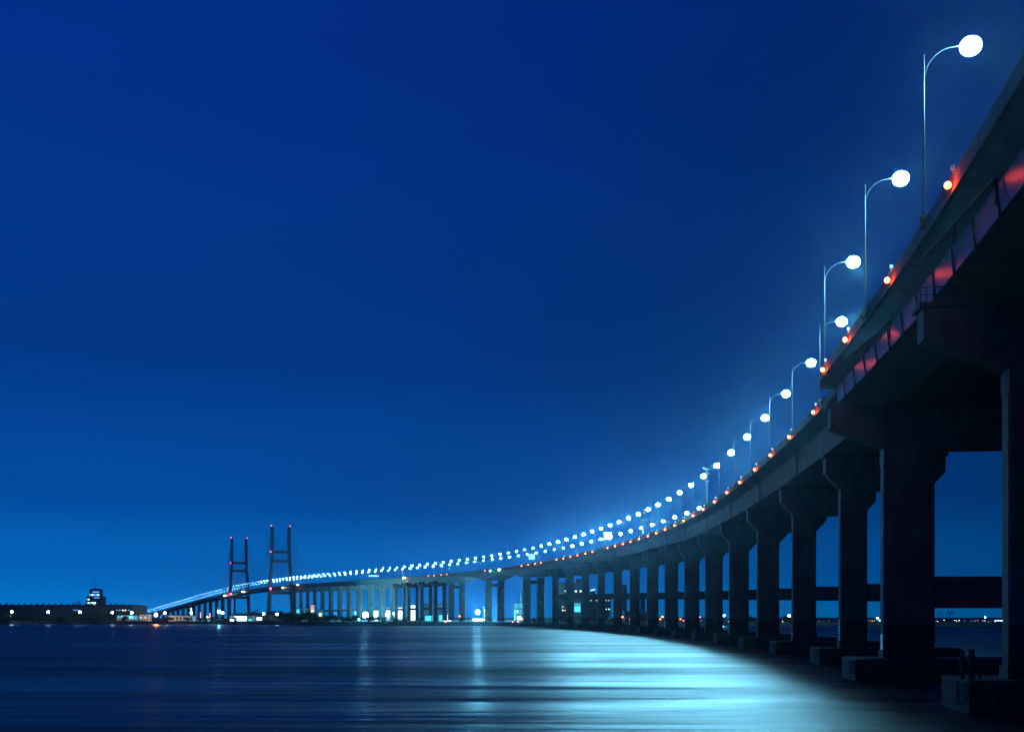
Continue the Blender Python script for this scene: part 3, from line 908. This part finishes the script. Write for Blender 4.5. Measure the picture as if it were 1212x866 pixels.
MB().box(rel(114.6), rel(116), 1.1, 1.28, rz_(704.6), rz_(702.8)).build("pane", G_WIN, ct_)
MB().box(rel(109), rel(116.6), 1.2, 1.45, rz_(701), rz_(699.4)).build("upper_band", G_WINB, ct_)
MB().quadstrip([[(rel(104.4), .6, rz_(698.2)), (rel(117.6), .6, rz_(698.2)), (rel(117.6), 13, rz_(698.2)), (rel(104.4), 13, rz_(698.2))], [(rel(107), 2, rz_(696.2)), (rel(116), 2, rz_(696.2)), (rel(116), 11, rz_(696.2)), (rel(107), 11, rz_(696.2))]]).build("tower_roof", M_ROOF, ct_)
MB().tube([(rel(110.6), 6, rz_(697)), (rel(110.6), 6, rz_(686.5))], [.35, .12], 6).build("antenna", M_DARK, ct_)
# floodlight frame left of the control tower
o = thing("radar_mast", 92, 1190, "dark twin headed mast left of the control tower", "mast")
m = MB(); m.tube([(0, 0, 0), (0, 0, hz(712.6, 1190) - LANDZ)], .25, 6); m.build("pole", M_DARK, o)
m = MB(); zt = hz(712.4, 1190) - LANDZ
m.box(-2.2, -.3, -.4, .4, zt, zt + .9); m.box(.3, 2.2, -.4, .4, zt, zt + .9); m.box(-2.2, -.5, -.4, .4, zt - 2.2, zt - 1.4)
m.build("panel", M_DARK, o)
# low buildings of the left shore
building(138, 163, 727.6, 990, "low building with a blue lit front at the warehouse end", M_WALL, dep=9, wins=[(139, 142.5, 728.4, 731, G_TEALD), (143.5, 147.5, 728.4, 731.2, G_TEAL), (148.5, 152, 728.4, 731.4, G_TEAL), (153, 158, 728.2, 732, G_TEAL), (159, 162.5, 728.2, 732.6, G_TEALD)])
building(164, 176, 727, 985, "small blue walled house left of the orange floodlight", M_WALL, name="house", cat="house", dep=8, wins=[(165.5, 168, 729, 732, G_TEALD), (171, 173, 729, 732, G_TEALD)], floors=(2, 4))
building(199, 228.5, 728.4, 985, "long low pale house with small windows and dark roof", M_WALL, name="house", cat="house", dep=9, floors=(1, 7))
for i, x in enumerate((235, 239.5, 247)):
    building(x - 2, x + 2, 732.5, 975, ["low kiosk with blue lit window left of a red strip", "middle low kiosk with blue lit window", "right low kiosk with blue lit window"][i], dep=4, name="kiosk", cat="kiosk", wins=[(x - 1.3, x + 1.1, 733.3, 734.4, G_TEAL)], group="kiosks on the left shore")
for i, (x, y0) in enumerate(((237.6, 723.6), (248.6, 724.8))):
    o = thing("chimney", x, 1000, ["red lit chimney, left of the pair", "red lit chimney, right of the pair"][i], "chimney", "red lit chimneys on the left shore")
    hh = hz(y0, 1000) - LANDZ
    MB().tube([(0, 0, 0), (0, 0, hh)], [.8, .5], 10).build("stack", M_REDWHITE, o)
    MB().box(-.35, .35, -.95, -.8, hh * .35, hh * .95).build("light_strip", G_REDNEON, o)
shore_lamp(245.5, 730, 985, "small orange lamp between the red lit chimneys", G_ORANGE, .3)
# lit hall and billboard
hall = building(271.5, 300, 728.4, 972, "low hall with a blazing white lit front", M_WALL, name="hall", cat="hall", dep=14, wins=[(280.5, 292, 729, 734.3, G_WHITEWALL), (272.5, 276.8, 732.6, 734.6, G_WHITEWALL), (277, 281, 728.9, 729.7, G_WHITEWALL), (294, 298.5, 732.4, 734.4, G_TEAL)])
o = thing("billboard", 307, 970, "small white lit billboard right of the lit hall", "billboard")
zb, zt = hz(733.6, 970) - LANDZ, hz(730, 970) - LANDZ
MB().box(-2.3, 2.3, -.1, .15, zb, zt).build("board", M_DARK, o)
MB().box(-2.2, 2.2, -.2, -.1, zb + .1, zt - .1).build("lit_face", G_WHITEWALL, o)
for x in (-1.8, 1.8): MB().tube([(x, .1, -.2), (x, .1, zb)], .12, 6).build("post", M_DARK, o)
o = thing("warehouse", 296, 990, "dark flat shed behind the lit hall", "warehouse")
MB().box(-18, 44, 0, 25, -.3, 6.0).build("wall", M_WALL_D, o)
MB().quadstrip([[(-18.5, -.5, 6.0), (44.5, -.5, 6.0), (44.5, 25.5, 6.0), (-18.5, 25.5, 6.0)], [(-14, 8, 7.6), (40, 8, 7.6), (40, 17, 7.6), (-14, 17, 7.6)]]).build("roof", M_ROOF, o)
# cranes and rigs against the glow
def gantry_crane(x, ytop, d, label, wid=10.0):
    o = thing("harbour_crane", x, d, label, "crane", "harbour cranes far off")
    h = hz(ytop, d) - LANDZ
    for sx in (-wid / 2, wid / 2):
        MB().tube([(sx, 0, -.3), (sx * .8, 0, h * .62)], .45, 5).build("leg", M_DARK, o)
    MB().box(-wid * .55, wid * .55, -.7, .7, h * .58, h * .64).build("portal_beam", M_DARK, o)
    MB().tube([(0, 0, h * .6), (0, 0, h)], .5, 5).build("mast", M_DARK, o)
    MB().tube([(-wid * .4, 0, h * .62), (wid * 1.2, 0, h * .92)], .4, 5).build("boom", M_DARK, o)
    return o
for i, (x, y) in enumerate(((299, 720), (302, 719.5), (318, 717))): gantry_crane(x, y, 1700, ["thin crane left behind the far tower legs", "thin crane second from the left between the towers", "thin crane beside the near tower leg"][i], 7)
gantry_crane(1112, 722, 2300, "crane silhouette left in the gap beside the marked pier", 9)
gantry_crane(1122.5, 721.5, 2300, "crane silhouette in the middle of the gap beside the marked pier", 7)
gantry_crane(1126.5, 721.5, 2300, "crane silhouette right in the gap beside the marked pier", 7)

# buildings glimpsed between the piers
B = building
B(318, 332, 723, 1750, "pale lit industrial building behind the near tower", M_WALL, dep=20, wins=[(317, 321, 725.5, 729, G_WIN), (322, 326, 727, 731, G_TEAL)], floors=(2, 6))
B(350.5, 355, 719, 1350, "tall pale cyan lit block left of the pink lit one", M_WALL, dep=12, wins=[(351.2, 354.3, 721, 731, G_TEAL)])
B(359, 363, 719.5, 1350, "second pale lit block behind the land piers", M_WALL, dep=12, wins=[(359.6, 362.4, 724, 730, G_WIN)])
B(367.5, 372.3, 715.5, 1350, "pink and orange lit tower block between land piers", M_WALL, dep=12, wins=[(368, 371.8, 716, 717.6, G_PINK), (368, 371.8, 718.5, 720.5, G_PINK), (368, 371.8, 721.5, 725.5, G_WINW), (368, 371.8, 726.3, 730, G_WINW)])
B(377, 381.5, 721, 1350, "pale lit block with warm lamp at its foot", M_WALL, dep=12, wins=[(377.6, 381, 725, 731, G_WINW)])
B(419, 424, 720, 1300, "pale lit block behind the cyan land piers", M_WALL, dep=12, wins=[(419.6, 423.4, 721, 727.5, G_TEAL)])
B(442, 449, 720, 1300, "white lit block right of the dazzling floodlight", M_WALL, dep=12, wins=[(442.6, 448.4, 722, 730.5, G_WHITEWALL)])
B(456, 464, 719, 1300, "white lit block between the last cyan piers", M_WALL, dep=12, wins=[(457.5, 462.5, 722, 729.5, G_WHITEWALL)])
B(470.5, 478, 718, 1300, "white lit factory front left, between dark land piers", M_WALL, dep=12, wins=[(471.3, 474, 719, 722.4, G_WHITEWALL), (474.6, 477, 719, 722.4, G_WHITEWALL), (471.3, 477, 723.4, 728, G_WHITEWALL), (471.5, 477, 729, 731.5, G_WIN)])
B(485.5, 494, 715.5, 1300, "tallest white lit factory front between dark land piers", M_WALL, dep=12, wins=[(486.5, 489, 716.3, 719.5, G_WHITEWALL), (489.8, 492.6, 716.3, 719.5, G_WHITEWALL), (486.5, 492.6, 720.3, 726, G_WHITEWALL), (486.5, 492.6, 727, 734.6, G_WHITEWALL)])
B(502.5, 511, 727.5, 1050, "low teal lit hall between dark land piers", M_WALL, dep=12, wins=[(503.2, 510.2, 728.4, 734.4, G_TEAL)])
B(502, 512, 713.5, 1500, "dim block above the teal hall", M_WALL, dep=12, floors=(5, 4))
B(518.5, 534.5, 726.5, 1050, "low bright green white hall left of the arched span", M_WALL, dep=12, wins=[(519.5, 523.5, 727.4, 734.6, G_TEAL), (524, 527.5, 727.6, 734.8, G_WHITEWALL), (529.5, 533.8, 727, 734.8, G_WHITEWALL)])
B(518, 530, 713.5, 1500, "dim block with pale top band behind the green white hall", M_WALL, dep=12, floors=(5, 5))
B(542.5, 551, 713.8, 1500, "dim block behind the left twin legs", M_WALL, dep=12, floors=(6, 4))
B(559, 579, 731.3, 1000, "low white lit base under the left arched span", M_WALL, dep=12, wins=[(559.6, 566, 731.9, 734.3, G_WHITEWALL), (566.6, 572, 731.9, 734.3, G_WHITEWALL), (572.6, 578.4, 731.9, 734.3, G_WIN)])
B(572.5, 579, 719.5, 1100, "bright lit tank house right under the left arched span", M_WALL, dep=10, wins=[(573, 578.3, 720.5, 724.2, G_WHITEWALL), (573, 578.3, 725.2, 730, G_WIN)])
B(588.5, 597, 729.5, 1000, "low lit house between the middle twin legs", M_WALL, dep=10, wins=[(589, 596.4, 730.6, 734.4, G_WIN)])
ind = B(608, 624.5, 712.8, 1150, "teal lit industrial building under the right arched span", M_WALL, dep=16, wins=[(609, 613.5, 713.6, 719.5, G_TEALD), (614.2, 618.6, 713.6, 719.5, G_TEALD), (619.4, 623.8, 713.6, 719.5, G_TEALD), (608.6, 610.6, 721, 734, G_TEAL), (611.4, 613.4, 721.6, 725, G_WIN), (614.2, 618, 721, 727, G_TEALD), (619, 623.8, 721, 730, G_TEAL), (612, 616.5, 728.5, 733, G_WIN), (618.5, 620.2, 725.3, 727.4, G_WINW)])
d = 1180
o = thing("chimney", 617, d, "dark smokestack above the teal industrial building", "chimney")
MB().tube([(0, 0, 0), (0, 0, hz(697.5, d) - LANDZ)], [1.3, .9], 10).build("stack", M_WALL_D, o)
MB().tube([(0, 0, hz(699.5, d) - LANDZ), (0, 0, hz(699, d) - LANDZ)], 1.4, 10).build("ring", M_DARK, o)
B(621.6, 624, 701, 1250, "slim white lit tower beside the right twin legs", M_WALL, dep=8, wins=[(622, 623.7, 702, 712, G_WIN)])
B(636.5, 645, 688.5, 1200, "tall teal lit tower block seen between the right twin legs", M_WALL, dep=16,
  wins=[(637.4 + .95 * j, 638.0 + .95 * j, 690 + 2.1 * i, 691.1 + 2.1 * i, G_WINW if (i * 3 + j) % 4 == 0 else G_TEALD) for i in range(10) for j in range(7)] + [(637, 640.2, 713, 722, G_TEALD), (641, 644.2, 713, 719, G_TEALD), (637, 644, 724, 728, G_WINB)])
def flats(x0, x1, y, d, lb, lit, nf, nc): return B(x0, x1, y, d, lb, M_WALL_D, dep=14, floors=(nf, nc), wins=lit, name="apartment_building", cat="apartments")
flats(661, 671.5, 689.5, 1150, "dark blue flats right of the arched spans with one lit room", [(668.4, 670, 698.6, 699.8, G_WIN), (665.4, 666.6, 717, 718.4, G_WINW), (665.2, 667.2, 721.2, 722.6, G_WINW), (668.6, 670, 721.2, 722.6, G_WINW)], 9, 6)
flats(679, 692, 690, 1200, "stepped dark flats with two bright rooms", [(680.6, 682.6, 698.6, 700, G_WHITEWALL), (686.4, 688.2, 698.6, 700, G_WHITEWALL)], 8, 7)
flats(682, 689, 685, 1230, "upper block of the stepped dark flats", [], 8, 4)
o = thing("billboard", 683.4, 1000, "large pale teal lit billboard between two piers", "billboard")
zb, zt = hz(724, 1000) - LANDZ, hz(713, 1000) - LANDZ
MB().box(-2.9, 2.9, 0, .5, zb, zt).build("board", M_DARK, o)
MB().box(-2.75, 2.75, -.1, -.01, zb + .15, hz(717, 1000) - LANDZ - .15).build("lit_face", G_TEAL, o)
MB().box(-2.75, 2.75, -.1, -.01, hz(717, 1000) - LANDZ + .1, zt - .15).build("upper_face", G_TEALD, o)
for x in (-2, 2): MB().tube([(x, .25, -.2), (x, .25, zb)], .25, 6).build("post", M_DARK, o)
flats(697, 709, 706, 1150, "wide dark flats with roof lights seen between piers", [(698.6, 700, 709.8, 710.8, G_WINW), (705.4, 706.8, 709.8, 710.8, G_WINW)], 5, 6)
B(698.5, 704.5, 697.4, 1300, "far pale roof terrace above the wide flats", M_WALL_D, dep=10, wins=[(698.8, 700.2, 697.6, 698.8, G_WIN), (701, 702.4, 697.4, 698.6, G_WIN), (702.8, 704.2, 696.6, 697.8, G_WIN)])
flats(716.5, 723, 709, 1150, "pale block of flats with lit rooms and a shop front", [(717, 718, 709.8, 710.8, G_WINW), (720, 721.2, 709.8, 710.8, G_WINW), (717, 718, 720, 721.2, G_WIN), (720, 721.8, 720, 721.2, G_WIN), (720.8, 725, 731, 732.3, G_WIN)], 7, 4)
flats(737, 742, 692, 1600, "distant dark tower block between piers", [], 12, 4)
flats(739, 746, 723, 1000, "low dark block right of the orange lights", [], 4, 5)
flats(757, 766, 724, 1000, "dark low building behind slim piers", [], 4, 5)
flats(759, 763.5, 707, 1500, "faint slim tower block far behind the piers", [], 10, 4)
flats(827, 836, 732, 950, "low shed with dim windows behind dark piers", [(829, 830.4, 733.6, 734.4, G_WINB)], 1, 4)
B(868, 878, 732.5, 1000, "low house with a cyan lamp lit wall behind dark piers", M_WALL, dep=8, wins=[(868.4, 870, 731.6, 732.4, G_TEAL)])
B(1040, 1044.5, 732.2, 1000, "small pale lit house left of the thick marked pier", M_WALL, dep=6, wins=[(1040.4, 1044, 732.8, 734.8, G_WIN)])
B(1176, 1188, 733, 1100, "bright lit quay building at the far right", M_WALL, dep=8, wins=[(1177, 1179.4, 733.6, 735.2, G_WIN), (1180.2, 1182.6, 733.4, 735.2, G_WHITEWALL), (1183.4, 1187.5, 733.6, 735.2, G_WHITEWALL)])
# strings of small lights of the far quay
rr = random.Random(4)
k = 0
for (xa, xb, n) in ((996, 1016, 4), (968, 985, 4), (1027, 1040, 4), (1106, 1190, 20), (1195, 1215, 5), (800, 960, 8)):
    for i in range(n):
        k += 1
        x = xa + (xb - xa) * (i + rr.random() * .8) / n
        dd = 860 + rr.random() * 300
        shore_lamp(x, 734.6 + rr.uniform(-1.2, .9), dd, "tiny lamp in the string of lights along the far quay", [G_TINY, G_TINYW, G_TINY, G_TINYR][rr.randrange(4)], rr.uniform(.10, .22))["group"] = "tiny quay lights behind the piers"

# dark bushes and trees on the shore
def leaf_mesh(seed, rx, rz, n):
    r = random.Random(seed); m = MB()
    lobes = [(r.uniform(-.6, .6) * rx, r.uniform(-.5, .5) * rx, r.uniform(.25, .75) * rz, r.uniform(.35, .6)) for _ in range(7)]
    for _ in range(n):
        lx, ly, lz, q = lobes[r.randrange(7)]
        v = Vector((r.gauss(0, 1), r.gauss(0, 1), r.gauss(0, 1))).normalized() * (r.random() ** .4)
        c = Vector((lx + v.x * rx * q, ly + v.y * rx * q, max(.1, lz + v.z * rz * q * .8)))
        a = Vector((r.gauss(0, 1), r.gauss(0, 1), r.gauss(0, 1))).normalized()
        b = a.orthogonal().normalized(); s = r.uniform(.25, .6)
        m.poly([tuple(c - a * s), tuple(c + b * s * .6), tuple(c + a * s), tuple(c - b * s * .6)])
    return m.mesh("crown", M_LEAF)
crowns = [leaf_mesh(i, 4.2, 5.2, 700) for i in range(5)]
bush = [(8, 1), (40, .8), (72, .9), (108, .8), (148, 1), (200, .8), (222, .7), (238, .7), (252, .8), (268, .6), (318, .9), (334, 1.3), (340, 1.5), (346, 1.3), (357, 1.0), (362, 1.5), (367, 1.6), (373, 1.1), (381, .9), (389, 1.0), (397, 1.1), (405, .9), (413, .9), (421, 1.0), (439, .9), (447, .8), (453, .7), (468, .6), (479, .5), (497, .5), (515, .5), (545, .7), (632, .6), (668, .9), (690, .9), (703, .8), (722, .7), (742, .8), (760, .9), (775, .8), (800, .8), (818, .7), (872, .8), (888, .9), (930, 1.0), (938, .9), (975, .7), (1003, .6)]
for i, (x, sc_) in enumerate(bush):
    dd = 965 if x < 330 else 842 if x < 430 else 822 if x < 640 else 850
    o = thing("bush", x, dd, f"{nth(i+1)} dark bush along the far shore counted from the left", "bush", "dark bushes on the far shore")
    c = link("crown", crowns[i % 5], o); c.scale = (sc_ * .95, sc_ * .9, sc_); c.rotation_euler = (0, 0, i * 1.3)
    MB().tube([(0, 0, -.3), (.1, 0, 1.6 * sc_)], [.22, .1], 5).build("trunk", M_BARK, o)

# ------------------------------------------------------------------ night haze over the whole bay
HAZE = 0.00005
hz_ = MB().box(-4300, 4300, -700, 4300, -2.0, 172.0).build("haze", None)
hz_.data.materials.clear()
hm = bpy.data.materials.new("haze"); hm.use_nodes = True
hn, hl_ = hm.node_tree.nodes, hm.node_tree.links
hn.clear()
ho = hn.new("ShaderNodeOutputMaterial")
hv = hn.new("ShaderNodeVolumePrincipled")
hv.inputs["Color"].default_value = (0.40, 0.68, 1.0, 1)
hv.inputs["Density"].default_value = HAZE
hv.inputs["Anisotropy"].default_value = 0.95
hl_.new(hv.outputs[0], ho.inputs["Volume"])
hz_.data.materials.append(hm)
hz_["kind"] = "stuff"
